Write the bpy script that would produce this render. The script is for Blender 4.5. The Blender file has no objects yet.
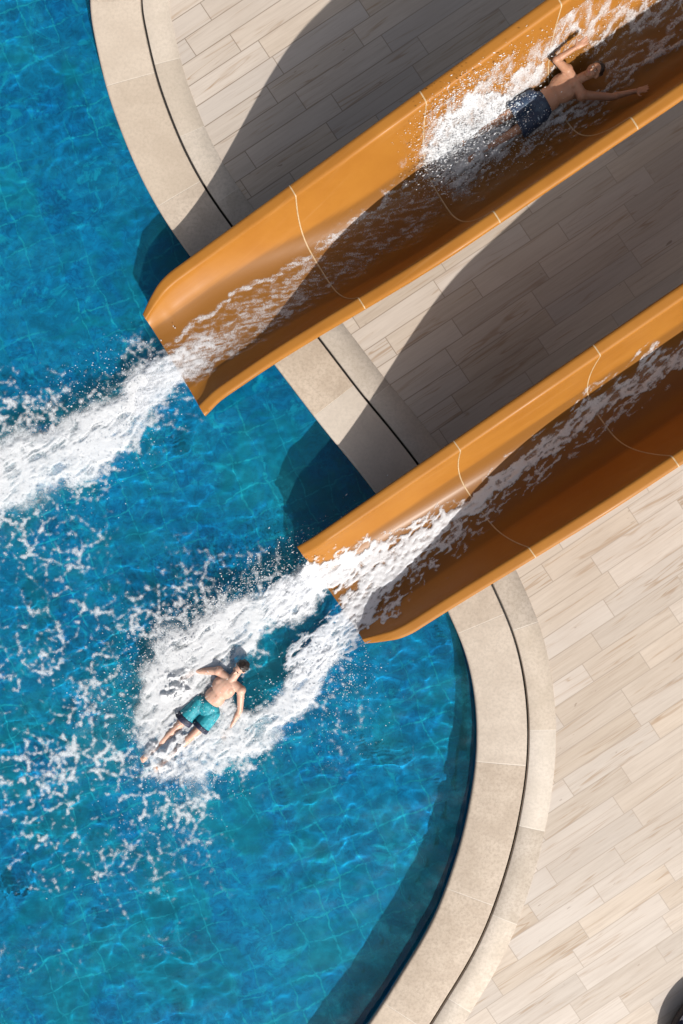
import bpy, bmesh, math, random
import numpy as np
from mathutils import Vector, Matrix
from mathutils.geometry import tessellate_polygon

random.seed(7)
R = math.radians
H = 11.25            # camera height above the water
F = 900.0            # focal length in pixels of the 683 x 1024 frame
CX, CY = 341.5, 512.0
scene = bpy.context.scene
COL = scene.collection


def P(px, py, z=0.0):
    k = (H - z) / F
    return Vector(((px - CX) * k, (CY - py) * k, z))


# ------------------------------------------------------------------ helpers
def tag(o, label=None, cat=None, group=None, kind=None):
    if label: o['label'] = label
    if cat: o['category'] = cat
    if group: o['group'] = group
    if kind: o['kind'] = kind
    return o


def link(name, me, mat=None, parent=None, smooth=False):
    o = bpy.data.objects.new(name, me)
    COL.objects.link(o)
    if mat: me.materials.append(mat)
    if parent: o.parent = parent
    if smooth and len(me.polygons):
        me.polygons.foreach_set('use_smooth', np.ones(len(me.polygons), dtype=bool))
    return o


def empty(name, loc=(0, 0, 0)):
    o = bpy.data.objects.new(name, None)
    o.empty_display_size = .2
    COL.objects.link(o)
    o.location = loc
    return o


def np_mesh(name, verts, quads, attrs=None):
    me = bpy.data.meshes.new(name)
    n, m = len(verts), len(quads)
    me.vertices.add(n)
    me.vertices.foreach_set('co', np.ascontiguousarray(verts, dtype=np.float32).ravel())
    k = quads.shape[1]
    me.loops.add(m * k)
    me.loops.foreach_set('vertex_index', np.ascontiguousarray(quads, dtype=np.int32).ravel())
    me.polygons.add(m)
    me.polygons.foreach_set('loop_start', np.arange(0, m * k, k, dtype=np.int32))
    for an, av in (attrs or {}).items():
        a = me.attributes.new(an, 'FLOAT', 'POINT')
        a.data.foreach_set('value', np.ascontiguousarray(av, dtype=np.float32).ravel())
    me.update(calc_edges=True)
    me.validate()
    return me


def grid_quads(nr, nc):
    idx = np.arange(nr * nc).reshape(nr, nc)
    return np.stack([idx[:-1, :-1], idx[1:, :-1], idx[1:, 1:], idx[:-1, 1:]], -1).reshape(-1, 4)


# ------------------------------------------------------------------ numpy noise
_rng = np.random.RandomState(11)
_TAB = _rng.rand(8, 256, 256)
_JX = _rng.rand(4, 256, 256); _JY = _rng.rand(4, 256, 256)


def vnoise(x, y, k=0):
    xi = np.floor(x).astype(int); yi = np.floor(y).astype(int)
    fx = x - xi; fy = y - yi
    fx = fx * fx * (3 - 2 * fx); fy = fy * fy * (3 - 2 * fy)
    T = _TAB[k % 8]
    a = T[xi & 255, yi & 255]; b = T[(xi + 1) & 255, yi & 255]
    c = T[xi & 255, (yi + 1) & 255]; d = T[(xi + 1) & 255, (yi + 1) & 255]
    return (a * (1 - fx) + b * fx) * (1 - fy) + (c * (1 - fx) + d * fx) * fy


def fbm(x, y, k=0, octv=4):
    s = 0; a = .5; t = 0
    for i in range(octv):
        s = s + a * vnoise(x * 2 ** i + 17.3 * i, y * 2 ** i - 9.1 * i, k + i)
        t += a; a *= .55
    return s / t


def worley_edge(x, y, k=0):
    xi = np.floor(x).astype(int); yi = np.floor(y).astype(int)
    f1 = np.full(x.shape, 9.); f2 = np.full(x.shape, 9.)
    for dx in (-1, 0, 1):
        for dy in (-1, 0, 1):
            cx, cy = xi + dx, yi + dy
            px = cx + _JX[k][cx & 255, cy & 255]; py = cy + _JY[k][cx & 255, cy & 255]
            d = np.hypot(px - x, py - y)
            f2 = np.where(d < f1, f1, np.minimum(f2, d)); f1 = np.minimum(f1, d)
    return f2 - f1


def sstep(a, b, x):
    t = np.clip((x - a) / (b - a), 0, 1)
    return t * t * (3 - 2 * t)


def rank01(a):
    r = np.empty(a.size); r[np.argsort(a.ravel())] = np.linspace(0, 1, a.size)
    return r.reshape(a.shape)


def stroke_density(X, Y, strokes, warp=None, fall=.9):
    """strokes: lists of (x, y, halfwidth, density) control points; returns a density field"""
    D = np.zeros(X.shape)
    if warp is not None:
        X = X + warp[0]; Y = Y + warp[1]
    for st in strokes:
        for (x0, y0, w0, d0), (x1, y1, w1, d1) in zip(st[:-1], st[1:]):
            vx, vy = x1 - x0, y1 - y0
            L2 = vx * vx + vy * vy + 1e-9
            t = np.clip(((X - x0) * vx + (Y - y0) * vy) / L2, 0, 1)
            dist = np.hypot(X - x0 - t * vx, Y - y0 - t * vy)
            w = w0 + (w1 - w0) * t; dd = d0 + (d1 - d0) * t
            D = np.maximum(D, dd * np.clip((1 + fall / 2 - dist / w) / fall, 0, 1))
    return D


# ------------------------------------------------------------------ materials
class NT:
    def __init__(self, name):
        self.m = bpy.data.materials.new(name); self.m.use_nodes = True
        self.t = self.m.node_tree; self.t.nodes.clear()
        self.out = self.n('ShaderNodeOutputMaterial')

    def n(self, typ, **kw):
        nd = self.t.nodes.new(typ)
        for k, v in kw.items(): setattr(nd, k, v)
        return nd

    def set(self, nd, key, v):
        s = nd.inputs[key]
        if isinstance(v, bpy.types.NodeSocket): self.t.links.new(v, s)
        else:
            if isinstance(v, (tuple, list)) and s.type == 'RGBA' and len(v) == 3: v = (*v, 1)
            s.default_value = v

    def math(self, op, a, b=None, c=None, clamp=False):
        nd = self.n('ShaderNodeMath', operation=op); nd.use_clamp = clamp
        for i, v in enumerate((a, b, c)):
            if v is not None: self.set(nd, i, v)
        return nd.outputs[0]

    def mix(self, f, a, b, mode='MIX'):
        nd = self.n('ShaderNodeMix', data_type='RGBA', blend_type=mode)
        nd.clamp_factor = True
        self.set(nd, 0, f); self.set(nd, 6, a); self.set(nd, 7, b)
        return nd.outputs[2]

    def ramp(self, v, a, b, lo=0., hi=1.):
        nd = self.n('ShaderNodeMapRange'); nd.interpolation_type = 'SMOOTHSTEP'
        for i, q in enumerate((v, a, b, lo, hi)): self.set(nd, i, q)
        return nd.outputs[0]

    def pos(self):
        return self.n('ShaderNodeNewGeometry').outputs['Position']

    def comb(self, x, y, z=0.):
        nd = self.n('ShaderNodeCombineXYZ')
        self.set(nd, 0, x); self.set(nd, 1, y); self.set(nd, 2, z)
        return nd.outputs[0]

    def sep(self, v):
        nd = self.n('ShaderNodeSeparateXYZ'); self.set(nd, 0, v)
        return nd.outputs

    def noise(self, vec=None, scale=5., detail=4., rough=.55, dist=0., col=False):
        nd = self.n('ShaderNodeTexNoise')
        if vec is not None: self.set(nd, 'Vector', vec)
        self.set(nd, 'Scale', scale); self.set(nd, 'Detail', detail)
        self.set(nd, 'Roughness', rough); self.set(nd, 'Distortion', dist)
        return nd.outputs['Color' if col else 'Fac']

    def white(self, vec, dim='2D'):
        nd = self.n('ShaderNodeTexWhiteNoise', noise_dimensions=dim)
        self.set(nd, 'Vector', vec)
        return nd.outputs

    def bump(self, h, strength=.3, dist=.01):
        nd = self.n('ShaderNodeBump'); self.set(nd, 'Strength', strength)
        self.set(nd, 'Distance', dist); self.set(nd, 'Height', h)
        return nd.outputs[0]

    def bsdf(self, col, rough=.5, spec=.5, normal=None, **kw):
        b = self.n('ShaderNodeBsdfPrincipled')
        self.set(b, 'Base Color', col); self.set(b, 'Roughness', rough)
        self.set(b, 'Specular IOR Level', spec)
        if normal is not None: self.set(b, 'Normal', normal)
        for k, v in kw.items(): self.set(b, k.replace('_', ' '), v)
        return b.outputs[0]

    def done(self, sh):
        self.t.links.new(sh, self.out.inputs['Surface'])
        return self.m


PLANK_ANGLE = R(33.6)


def mat_planks():
    N = NT('plank_tiles')
    rot = N.n('ShaderNodeVectorRotate', rotation_type='Z_AXIS')
    N.set(rot, 'Vector', N.pos()); N.set(rot, 'Angle', -PLANK_ANGLE)
    s = N.sep(rot.outputs[0]); u, v = s[0], s[1]
    W, L = .262, 1.28
    vr = N.math('DIVIDE', N.math('ADD', v, .07), W)
    row = N.math('FLOOR', vr)
    h = N.white(N.comb(row, 3.3))[0]
    uu = N.math('ADD', N.math('DIVIDE', u, L), N.math('MULTIPLY', h, 7.3))
    colm = N.math('FLOOR', uu)
    idn = N.white(N.comb(row, colm))
    ic = N.sep(idn[1])
    fu = N.math('MULTIPLY', N.math('FRACT', uu), L)
    fv = N.math('MULTIPLY', N.math('FRACT', vr), W)
    du = N.math('MINIMUM', fu, N.math('SUBTRACT', L, fu))
    dv = N.math('MINIMUM', fv, N.math('SUBTRACT', W, fv))
    de = N.math('MINIMUM', du, dv)
    groove = N.math('SUBTRACT', 1., N.ramp(de, .0025, .009))
    ou = N.math('MULTIPLY', ic[0], 41.); ov = N.math('MULTIPLY', ic[1], 37.)
    fine = N.noise(N.comb(N.math('ADD', N.math('MULTIPLY', u, 1.1), ou), N.math('ADD', N.math('MULTIPLY', v, 20.), ov)), 1., 6, .62, .5)
    broad = N.noise(N.comb(N.math('ADD', N.math('MULTIPLY', u, .9), ov), N.math('ADD', N.math('MULTIPLY', v, 9.), ou)), 1., 3, .55, .8)
    veins = N.noise(N.comb(N.math('ADD', N.math('MULTIPLY', u, .45), ou), N.math('ADD', N.math('MULTIPLY', v, 8.), ov), 4.2), 1., 2, .5, 1.2)
    vein = N.math('SUBTRACT', 1., N.ramp(N.math('ABSOLUTE', N.math('SUBTRACT', veins, .44)), .0, .045))
    veinm = N.math('MULTIPLY', vein, N.ramp(broad, .42, .62))
    grain = N.noise(N.comb(N.math('ADD', N.math('MULTIPLY', u, 2.2), ov), N.math('ADD', N.math('MULTIPLY', v, 55.), ou)), 1., 5, .65, .3)
    kn = N.noise(N.comb(N.math('ADD', N.math('MULTIPLY', u, 5.), ov), N.math('ADD', N.math('MULTIPLY', v, 16.), ou)), 1., 1.5, .5)
    knot = N.ramp(kn, .735, .79)
    c = N.mix(broad, (.575, .495, .415), (.465, .38, .295))
    c = N.mix(N.ramp(fine, .42, .66, 0., .75), c, (.44, .36, .285))
    c = N.mix(N.math('MULTIPLY', ic[2], .4), c, (.57, .545, .53))
    c = N.mix(N.math('MULTIPLY', veinm, .75), c, (.34, .235, .15))
    c = N.mix(N.math('MULTIPLY', knot, .75), c, (.23, .17, .125))
    c = N.mix(N.ramp(grain, .50, .72, 0., .45), c, (.37, .30, .245))
    c = N.mix(N.math('MULTIPLY', N.ramp(ic[0], .55, 1.), .35), c, (.50, .46, .43))
    tone = N.math('MULTIPLY_ADD', ic[1], .16, .86)
    c = N.mix(1., c, N.comb(tone, tone, tone), 'MULTIPLY')
    gcol = N.mix(N.ramp(N.noise(None, 2.3, 1), .45, .55), (.40, .34, .285), (.18, .14, .105))
    c = N.mix(N.math('MULTIPLY', groove, .85), c, gcol)
    dirt = N.noise(N.pos(), .9, 5, .6)
    c = N.mix(N.ramp(dirt, .42, .72, 0., .28), c, (.40, .33, .27))
    bh = N.math('MULTIPLY', fine, .25)
    return N.done(N.bsdf(c, N.ramp(fine, .2, .8, .42, .62), .35, N.bump(bh, .35, .004)))


def mat_stone(name, ca, cb, stone, tonev=.16, shift=0.):
    """natural stone slabs; UV.x is metres along the pool edge"""
    N = NT(name)
    uv = N.n('ShaderNodeUVMap').outputs[0]
    s = N.sep(uv)
    uu = N.math('ADD', N.math('DIVIDE', s[0], stone), shift)
    sid = N.math('FLOOR', uu)
    w = N.white(N.comb(sid, 5.1)); wc = N.sep(w[1])
    fu = N.math('MULTIPLY', N.math('FRACT', uu), stone)
    du = N.math('MINIMUM', fu, N.math('SUBTRACT', stone, fu))
    joint = N.math('SUBTRACT', 1., N.ramp(du, .001, .007))
    a = N.noise(N.pos(), 26., 6, .7); b = N.noise(N.pos(), 3.2, 5, .6, .4); g = N.noise(N.pos(), 90., 2, .6)
    c = N.mix(N.ramp(b, .3, .7), ca, cb)
    c = N.mix(N.ramp(a, .40, .68, 0., .6), c, tuple(x * .72 for x in cb))
    c = N.mix(N.ramp(g, .60, .72, 0., .35), c, tuple(x * .6 for x in cb))
    c = N.mix(N.math('MULTIPLY', wc[0], .55), c, N.mix(wc[1], (.55, .52, .48), (.53, .45, .36)))
    tone = N.math('MULTIPLY_ADD', wc[2], tonev * 2, 1 - tonev)
    c = N.mix(1., c, N.comb(tone, tone, tone), 'MULTIPLY')
    c = N.mix(N.math('MULTIPLY', joint, .6), c, (.62, .58, .52))
    h = N.math('SUBTRACT', N.math('MULTIPLY', a, .4), joint)
    return N.done(N.bsdf(c, .6, .3, N.bump(h, .4, .004)))


def mat_pool_tile(name, wall=False):
    N = NT(name)
    s0 = N.sep(N.pos())
    if wall:
        uv = N.sep(N.n('ShaderNodeUVMap').outputs[0])
        x, y = uv[0], uv[1]
        amp = .02
    else:
        rot = N.n('ShaderNodeVectorRotate', rotation_type='Z_AXIS')
        N.set(rot, 'Vector', N.pos()); N.set(rot, 'Angle', R(-22))
        q = N.sep(rot.outputs[0]); x, y = q[0], q[1]
        amp = .26
    wv = N.sep(N.noise(N.pos(), 2.1, 3, .55, 0, True))
    x = N.math('ADD', x, N.math('MULTIPLY', N.math('SUBTRACT', wv[0], .5), amp))
    y = N.math('ADD', y, N.math('MULTIPLY', N.math('SUBTRACT', wv[1], .5), amp))
    T = .36
    ux, uy = N.math('DIVIDE', x, T), N.math('DIVIDE', y, T)
    i = N.white(N.comb(N.math('FLOOR', ux), N.math('FLOOR', uy))); ic = N.sep(i[1])
    fx = N.math('FRACT', ux); fy = N.math('FRACT', uy)
    dx = N.math('MINIMUM', fx, N.math('SUBTRACT', 1., fx)); dy = N.math('MINIMUM', fy, N.math('SUBTRACT', 1., fy))
    de = N.math('MINIMUM', dx, dy)
    gr = N.math('SUBTRACT', 1., N.ramp(de, .012, .042))
    blot = N.noise(N.pos(), 1.1, 6, .64, .9)
    blot2 = N.noise(N.pos(), 2.6, 6, .66, 1.6)
    blot3 = N.noise(N.pos(), 7., 5, .68, 2.2)
    deep, mid, pale = (.03, .16, .42), (.05, .28, .58), (.28, .64, .78)
    c = N.mix(N.ramp(blot, .34, .66), deep, mid)
    c = N.mix(N.ramp(blot3, .44, .62, 0., .7), c, (.06, .35, .64))
    c = N.mix(N.ramp(blot3, .52, .38, 0., .7), c, (.02, .12, .32))
    c = N.mix(N.math('MULTIPLY', ic[0], .20), c, pale)
    c = N.mix(N.ramp(ic[1], .55, 1., 0., .35), c, (.05, .24, .36))
    c = N.mix(N.ramp(blot2, .55, .68, 0., .8), c, pale)  # pale blotches painted into the tile colour as caustic light patches
    green = N.noise(N.pos(), .9, 5, .65, .8)
    c = N.mix(N.ramp(green, .46, .62, 0., .7), c, (.06, .33, .36))
    gm = N.math('MULTIPLY', N.ramp(N.noise(N.pos(), 1.0, 2, .6), .38, .60, .1, 1.), N.ramp(blot3, .38, .54, .15, .95))
    c = N.mix(N.math('MULTIPLY', gr, gm), c, (.36, .62, .68))
    return N.done(N.bsdf(c, .35, .4))


def mat_water():
    N = NT('pool_water')
    p = N.pos()
    tv = N.noise(p, .75, 4, .6, .6)
    tint = N.mix(N.ramp(tv, .36, .66), (.14, .74, .87), (.19, .85, .94))
    rf = N.n('ShaderNodeBsdfRefraction'); N.set(rf, 'Color', tint); N.set(rf, 'Roughness', 0.); N.set(rf, 'IOR', 1.33)
    gl = N.n('ShaderNodeBsdfGlossy'); N.set(gl, 'Roughness', .04); N.set(gl, 'Color', (1, 1, 1))
    ge = N.n('ShaderNodeNewGeometry'); dt = N.n('ShaderNodeVectorMath', operation='DOT_PRODUCT')
    N.set(dt, 0, ge.outputs['Incoming']); N.set(dt, 1, ge.outputs['Normal'])
    fr = N.math('MULTIPLY_ADD', N.math('POWER', N.math('SUBTRACT', 1., N.math('ABSOLUTE', dt.outputs['Value']), clamp=True), 5.), .96, .02)
    # air bubbles stirred into the upper layer
    df = N.n('ShaderNodeBsdfDiffuse'); N.set(df, 'Color', (.02, .31, .42))
    air = N.noise(p, 1.1, 6, .68, 1.0); air2 = N.noise(p, 6., 4, .65, 1.2)
    am = N.math('MULTIPLY', N.ramp(air, .42, .72), N.ramp(air2, .35, .7, .25, 1.))
    am = N.math('MULTIPLY_ADD', am, .26, .08)
    m0 = N.n('ShaderNodeMixShader'); N.set(m0, 0, am); N.set(m0, 1, rf.outputs[0]); N.set(m0, 2, df.outputs[0])
    m1 = N.n('ShaderNodeMixShader'); N.set(m1, 0, fr); N.set(m1, 1, m0.outputs[0]); N.set(m1, 2, gl.outputs[0])
    return N.done(m1.outputs[0])


def mat_foam(name, col=(.85, .87, .90), micro=46., cut=.45):
    N = NT(name)
    a = N.n('ShaderNodeAttribute', attribute_name='alpha').outputs['Fac']
    mi = N.noise(N.pos(), micro, 3, .7)
    k = N.math('MULTIPLY_ADD', N.math('SUBTRACT', mi, .5), cut * 2, a)
    al = N.math('MULTIPLY', N.ramp(k, -.05, 1.0), N.ramp(a, .0, .3))
    sh = N.bsdf(col, .55, .3, N.bump(N.noise(N.pos(), 18., 4, .6), .25, .02))
    tl = N.n('ShaderNodeBsdfTranslucent'); N.set(tl, 'Color', (*col, 1))
    mm = N.n('ShaderNodeMixShader'); N.set(mm, 0, .3); N.set(mm, 1, sh); N.set(mm, 2, tl.outputs[0])
    tr = N.n('ShaderNodeBsdfTransparent')
    mx = N.n('ShaderNodeMixShader'); N.set(mx, 0, al); N.set(mx, 1, tr.outputs[0]); N.set(mx, 2, mm.outputs[0])
    return N.done(mx.outputs[0])


def mat_drop():
    N = NT('spray_drop')
    sh = N.bsdf((.88, .91, .94), .25, .6)
    tl = N.n('ShaderNodeBsdfTranslucent'); N.set(tl, 'Color', (.85, .9, .95, 1))
    mm = N.n('ShaderNodeMixShader'); N.set(mm, 0, .35); N.set(mm, 1, sh); N.set(mm, 2, tl.outputs[0])
    return N.done(mm.outputs[0])


def mat_orange():
    N = NT('orange_fibreglass')
    a = N.noise(N.pos(), 1.7, 4, .6); b = N.noise(N.pos(), 40., 3, .6)
    rot = N.n('ShaderNodeVectorRotate', rotation_type='Z_AXIS')
    N.set(rot, 'Vector', N.pos()); N.set(rot, 'Angle', R(-33))
    q = N.sep(rot.outputs[0])
    sc = N.noise(N.comb(N.math('MULTIPLY', q[0], .7), N.math('MULTIPLY', q[1], 26.), q[2]), 1., 4, .6)
    c = N.mix(N.ramp(a, .3, .7), (.335, .14, .022), (.305, .122, .018))
    c = N.mix(N.ramp(sc, .55, .8, 0., .35), c, (.40, .20, .065))
    c = N.mix(N.ramp(b, .6, .8, 0., .15), c, (.45, .15, .03))
    wet_shade = N.n('ShaderNodeAttribute', attribute_name='wet_shade').outputs['Fac']            # shade painted into the trough floor colour, along with its water film
    wk = N.ramp(N.math('MULTIPLY_ADD', N.math('SUBTRACT', sc, .5), .5, wet_shade), .25, .7)
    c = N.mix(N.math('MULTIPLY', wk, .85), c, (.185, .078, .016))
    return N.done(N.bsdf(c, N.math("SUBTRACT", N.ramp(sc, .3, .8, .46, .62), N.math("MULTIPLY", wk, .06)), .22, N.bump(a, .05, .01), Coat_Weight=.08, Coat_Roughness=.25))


def mat_plain(name, c, c2=None, rough=.6, scale=20., spec=.4, bump=.2, **kw):
    N = NT(name)
    n = N.noise(N.pos(), scale, 4, .6)
    col = N.mix(N.ramp(n, .35, .65), c, c2 or tuple(x * .8 for x in c))
    return N.done(N.bsdf(col, rough, spec, N.bump(n, bump, .005), **kw))


def mat_skin(name, c, c2):
    N = NT(name)
    n = N.noise(N.pos(), 7., 4, .6)
    col = N.mix(N.ramp(n, .3, .7), c, c2)
    return N.done(N.bsdf(col, .48, .4, N.bump(N.noise(N.pos(), 45, 4), .2, .004), Subsurface_Weight=.12, Subsurface_Scale=.02, Coat_Weight=.1, Coat_Roughness=.3))


def mat_shorts(name, base, dark, light, lo, hi):
    N = NT(name)
    n = N.noise(N.pos(), 13., 4, .65, 1.2); n2 = N.noise(N.comb(*N.sep(N.pos())[:3]), 22., 3, .6, .6)
    c = N.mix(N.ramp(n, .50, .56), base, dark)
    c = N.mix(N.ramp(n2, lo, hi), c, light)
    return N.done(N.bsdf(c, .5, .4, N.bump(n, .5, .02)))


M = {}
M['planks'] = mat_planks()
M['coping'] = mat_stone('coping_stone', (.525, .44, .355), (.42, .34, .265), 1.62, .07, .35)
M['border'] = mat_stone('border_stone', (.52, .455, .39), (.43, .37, .305), 1.05, .12, .1)
M['tile'] = mat_pool_tile('pool_floor_tile')
M['walltile'] = mat_pool_tile('pool_wall_tile', True)
M['water'] = mat_water()
M['foam'] = mat_foam('white_foam')
M['stream'] = mat_foam('stream_foam', (.84, .87, .92), 55., .5)
M['drop'] = mat_drop()
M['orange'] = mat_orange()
M['seam'] = mat_plain('seam_sealant', (.50, .36, .21), None, .5)
M['steel'] = mat_plain('galvanised_steel', (.42, .42, .42), (.36, .36, .37), .45, 30., Metallic=.8)
M['slot'] = mat_plain('drain_dark', (.02, .02, .02), (.03, .027, .025), .8)
M['skin_a'] = mat_skin('skin_fair', (.60, .39, .30), (.54, .31, .23))
M['skin_b'] = mat_skin('skin_tan', (.44, .24, .155), (.36, .185, .115))
M['hair'] = mat_plain('dark_hair', (.018, .013, .011), (.03, .02, .016), .4, 60., .5, .8)
M['eyew'] = mat_plain('eye_white', (.7, .68, .66), None, .3, 20., .5, 0)
M['dark'] = mat_plain('dark_detail', (.03, .02, .017), None, .4)
M['lip'] = mat_plain('lips', (.36, .13, .11), None, .45)
M['shorts_a'] = mat_shorts('teal_shorts', (.02, .30, .37), (.012, .19, .26), (.16, .52, .58), .60, .70)
M['hem'] = mat_shorts('hem_print', (.012, .018, .045), (.03, .035, .07), (.35, .33, .40), .60, .68)
M['shorts_b'] = mat_shorts('navy_shorts', (.018, .035, .075), (.03, .06, .11), (.42, .52, .62), .61, .68)

# ------------------------------------------------------------------ camera, light
cam = bpy.data.cameras.new('camera'); co = bpy.data.objects.new('camera', cam); COL.objects.link(co)
cam.sensor_fit = 'VERTICAL'; cam.sensor_height = 36; cam.sensor_width = 24
cam.lens = F / 1024 * 36
cam.clip_start = .1; cam.clip_end = 500
co.location = (0, 0, H); scene.camera = co

SUN_EL = R(39.0)
SUN_DIR = Vector((.385, -.92, 0)).normalized()     # horizontal direction towards the sun
toward = Vector((SUN_DIR.x * math.cos(SUN_EL), SUN_DIR.y * math.cos(SUN_EL), math.sin(SUN_EL)))
sl = bpy.data.lights.new('sun', 'SUN'); so = bpy.data.objects.new('sun', sl); COL.objects.link(so)
sl.energy = 4.6; sl.angle = R(.53); sl.color = (1, .94, .86)
so.location = toward * 30
so.rotation_euler = toward.to_track_quat('Z', 'Y').to_euler()
W = bpy.data.worlds.new('World'); scene.world = W; W.use_nodes = True
nt = W.node_tree; bg = nt.nodes['Background']
sky = nt.nodes.new('ShaderNodeTexSky'); sky.sky_type = 'NISHITA'; sky.sun_disc = False
sky.sun_elevation = SUN_EL; sky.sun_rotation = math.atan2(SUN_DIR.x, SUN_DIR.y)
sky.air_density = .7; sky.dust_density = 3.5; sky.ozone_density = .7
hs = nt.nodes.new('ShaderNodeHueSaturation'); hs.inputs['Saturation'].default_value = .5      # hazy summer sky
nt.links.new(sky.outputs[0], hs.inputs['Color'])
nt.links.new(hs.outputs[0], bg.inputs['Color']); bg.inputs['Strength'].default_value = .09
scene.view_settings.view_transform = 'Standard'; scene.view_settings.look = 'None'
scene.view_settings.exposure = .25; scene.view_settings.gamma = 1
scene.view_settings.use_curve_mapping = False
scene.cycles.use_denoising = True
scene.cycles.max_bounces = 8; scene.cycles.diffuse_bounces = 1; scene.cycles.transparent_max_bounces = 24
scene.cycles.caustics_reflective = False; scene.cycles.caustics_refractive = True

# ------------------------------------------------------------------ pool outline
DECK = .112
EDGE_PX = [(90.5, 0), (94.5, 31.6), (106.4, 84.3), (119.5, 124), (138, 168.7), (159, 208), (180, 240), (212, 283),
           (247, 327), (285, 376), (323, 425.7), (361, 472), (396, 519), (428, 568), (454.3, 622), (467, 653), (474.5, 685),
           (478, 717.5), (478, 752), (473.5, 790), (461, 847), (436, 917), (401, 977), (371, 1023.5), (325, 1085),
           (250, 1170), (120, 1270), (-120, 1370), (-420, 1410), (-720, 1320), (-930, 1050), (-980, 500), (-940, -150),
           (-700, -560), (-320, -720), (-40, -620), (88, -380), (104, -200), (95, -80)]
ctrl = [Vector(P(x, y, .12)[:2]) for x, y in EDGE_PX]


def catmull(pts, sub):
    out = []; n = len(pts)
    for i in range(n):
        a, b, c, d = pts[i - 1], pts[i], pts[(i + 1) % n], pts[(i + 2) % n]
        k = max(3, int((c - b).length / sub))
        for j in range(k):
            t = j / k
            out.append(.5 * ((2 * b) + (c - a) * t + (2 * a - 5 * b + 4 * c - d) * t * t + (3 * b - a - 3 * c + d) * t ** 3))
    return out


edge = catmull(ctrl, .05)
for _ in range(20):                                   # fair the curve a little
    edge = [(edge[i - 1] + edge[i] * 2 + edge[(i + 1) % len(edge)]) / 4 for i in range(len(edge))]
NE = len(edge)
nor = []
for i in range(NE):
    t = (edge[(i + 1) % NE] - edge[i - 1]).normalized()
    nor.append(Vector((-t.y, t.x)))
cen = sum((Vector(e) for e in edge), Vector((0, 0))) / NE
if sum((edge[i] - cen).dot(nor[i]) for i in range(NE)) < 0: nor = [-q for q in nor]
arc = [0]
for i in range(NE): arc.append(arc[-1] + (edge[(i + 1) % NE] - edge[i]).length)


def ring(name, prof, mat, **kw):
    """sweep a profile [(offset outward, z)] round the pool edge, UV.x = metres along the edge"""
    m = len(prof)
    V = np.array([[(edge[i % NE] + nor[i % NE] * o).x, (edge[i % NE] + nor[i % NE] * o).y, z] for i in range(NE + 1) for o, z in prof])
    q = grid_quads(NE + 1, m)
    me = np_mesh(name, V, q)
    uv = me.uv_layers.new(name='UVMap')
    pl = [0]
    for (o0, z0), (o1, z1) in zip(prof[:-1], prof[1:]): pl.append(pl[-1] + math.hypot(o1 - o0, z1 - z0))
    UV = np.array([[arc[i], pl[j]] for i in range(NE + 1) for j in range(m)])
    li = np.empty(len(me.loops), dtype=np.int32); me.loops.foreach_get('vertex_index', li)
    uv.data.foreach_set('uv', UV[li].astype(np.float32).ravel())
    bm = bmesh.new(); bm.from_mesh(me); bmesh.ops.recalc_face_normals(bm, faces=bm.faces)
    up = sum(f.normal.z for f in bm.faces)
    if up < -1e-3: bmesh.ops.reverse_faces(bm, faces=bm.faces)
    bm.to_mesh(me); bm.free()
    o = link(name, me, mat)
    tag(o, kind='structure', **kw)
    return o


def sheet(name, loops, z, mat):
    pts = [Vector((p[0], p[1], 0)) for lp in loops for p in lp]
    tri = tessellate_polygon([[Vector((p[0], p[1], 0)) for p in lp] for lp in loops])
    me = bpy.data.meshes.new(name)
    me.from_pydata([(p.x, p.y, z) for p in pts], [], [tuple(t) for t in tri])
    bm = bmesh.new(); bm.from_mesh(me)
    bmesh.ops.recalc_face_normals(bm, faces=bm.faces)
    if sum(f.normal.z for f in bm.faces) < 0: bmesh.ops.reverse_faces(bm, faces=bm.faces)
    bm.to_mesh(me); bm.free()
    o = link(name, me, mat); tag(o, kind='structure')
    return o


FLOOR_Z = -.50
def off(o): return [edge[i] + nor[i] * o for i in range(NE)]
big = [(-80, -80), (80, -80), (80, 80), (-80, 80)]
sheet('pool_deck', [big, off(.80)], DECK, M['planks'])
sheet('pool_floor', [off(.01)], FLOOR_Z, M['tile'])
ring('pool_wall', [(0, FLOOR_Z - .01), (0, .07)], M['walltile'])
ring('pool_coping', [(.03, .062), (-.012, .066), (-.018, .085), (-.012, .108), (.004, .118), (.02, .120), (.595, .120), (.605, .117), (.608, .04)], M['coping'])
ring('drain_slot', [(.60, .055), (.66, .055)], M['slot'])
ring('paving_border', [(.634, .04), (.637, .116), (.645, .119), (.962, .119), (.966, .10)], M['border'])

xw = np.concatenate([np.arange(-15, -4.8, .12), np.arange(-4.8, 2.0, .03), [2.0, 2.1]])
yw = np.concatenate([np.arange(-13.5, -6.9, .12), np.arange(-6.9, 6.9, .03), np.arange(6.9, 16.5, .12)])
XW, YW = np.meshgrid(xw, yw)
from mathutils import kdtree
kd = kdtree.KDTree(NE)
for i in range(NE): kd.insert((edge[i].x, edge[i].y, 0), i)
kd.balance()
ins = np.zeros(XW.shape, bool)
for a in range(XW.shape[0]):
    for b in range(0, XW.shape[1], 4):
        c, i, dist = kd.find((XW[a, b], YW[a, b], 0))
        ok = (Vector((XW[a, b], YW[a, b])) - edge[i]).dot(nor[i]) < .18
        ins[a, b:b + 4] = ok
calm = .5 + .6 * sstep(.35, .65, fbm(XW * .5 + 8, YW * .5, 6, 2))
wu, wv_ = XW + .25 * (fbm(XW, YW, 2, 2) - .5), YW + .25 * (fbm(XW + 30, YW, 4, 2) - .5)
ZW = ((fbm(wu * 1.5, wv_ * 1.9, 0, 3) - .5) * .060 + (fbm(wu * 4.6 + 5, wv_ * 5.4, 3, 3) - .5) * .014) * calm
qw = grid_quads(*XW.shape)
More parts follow.
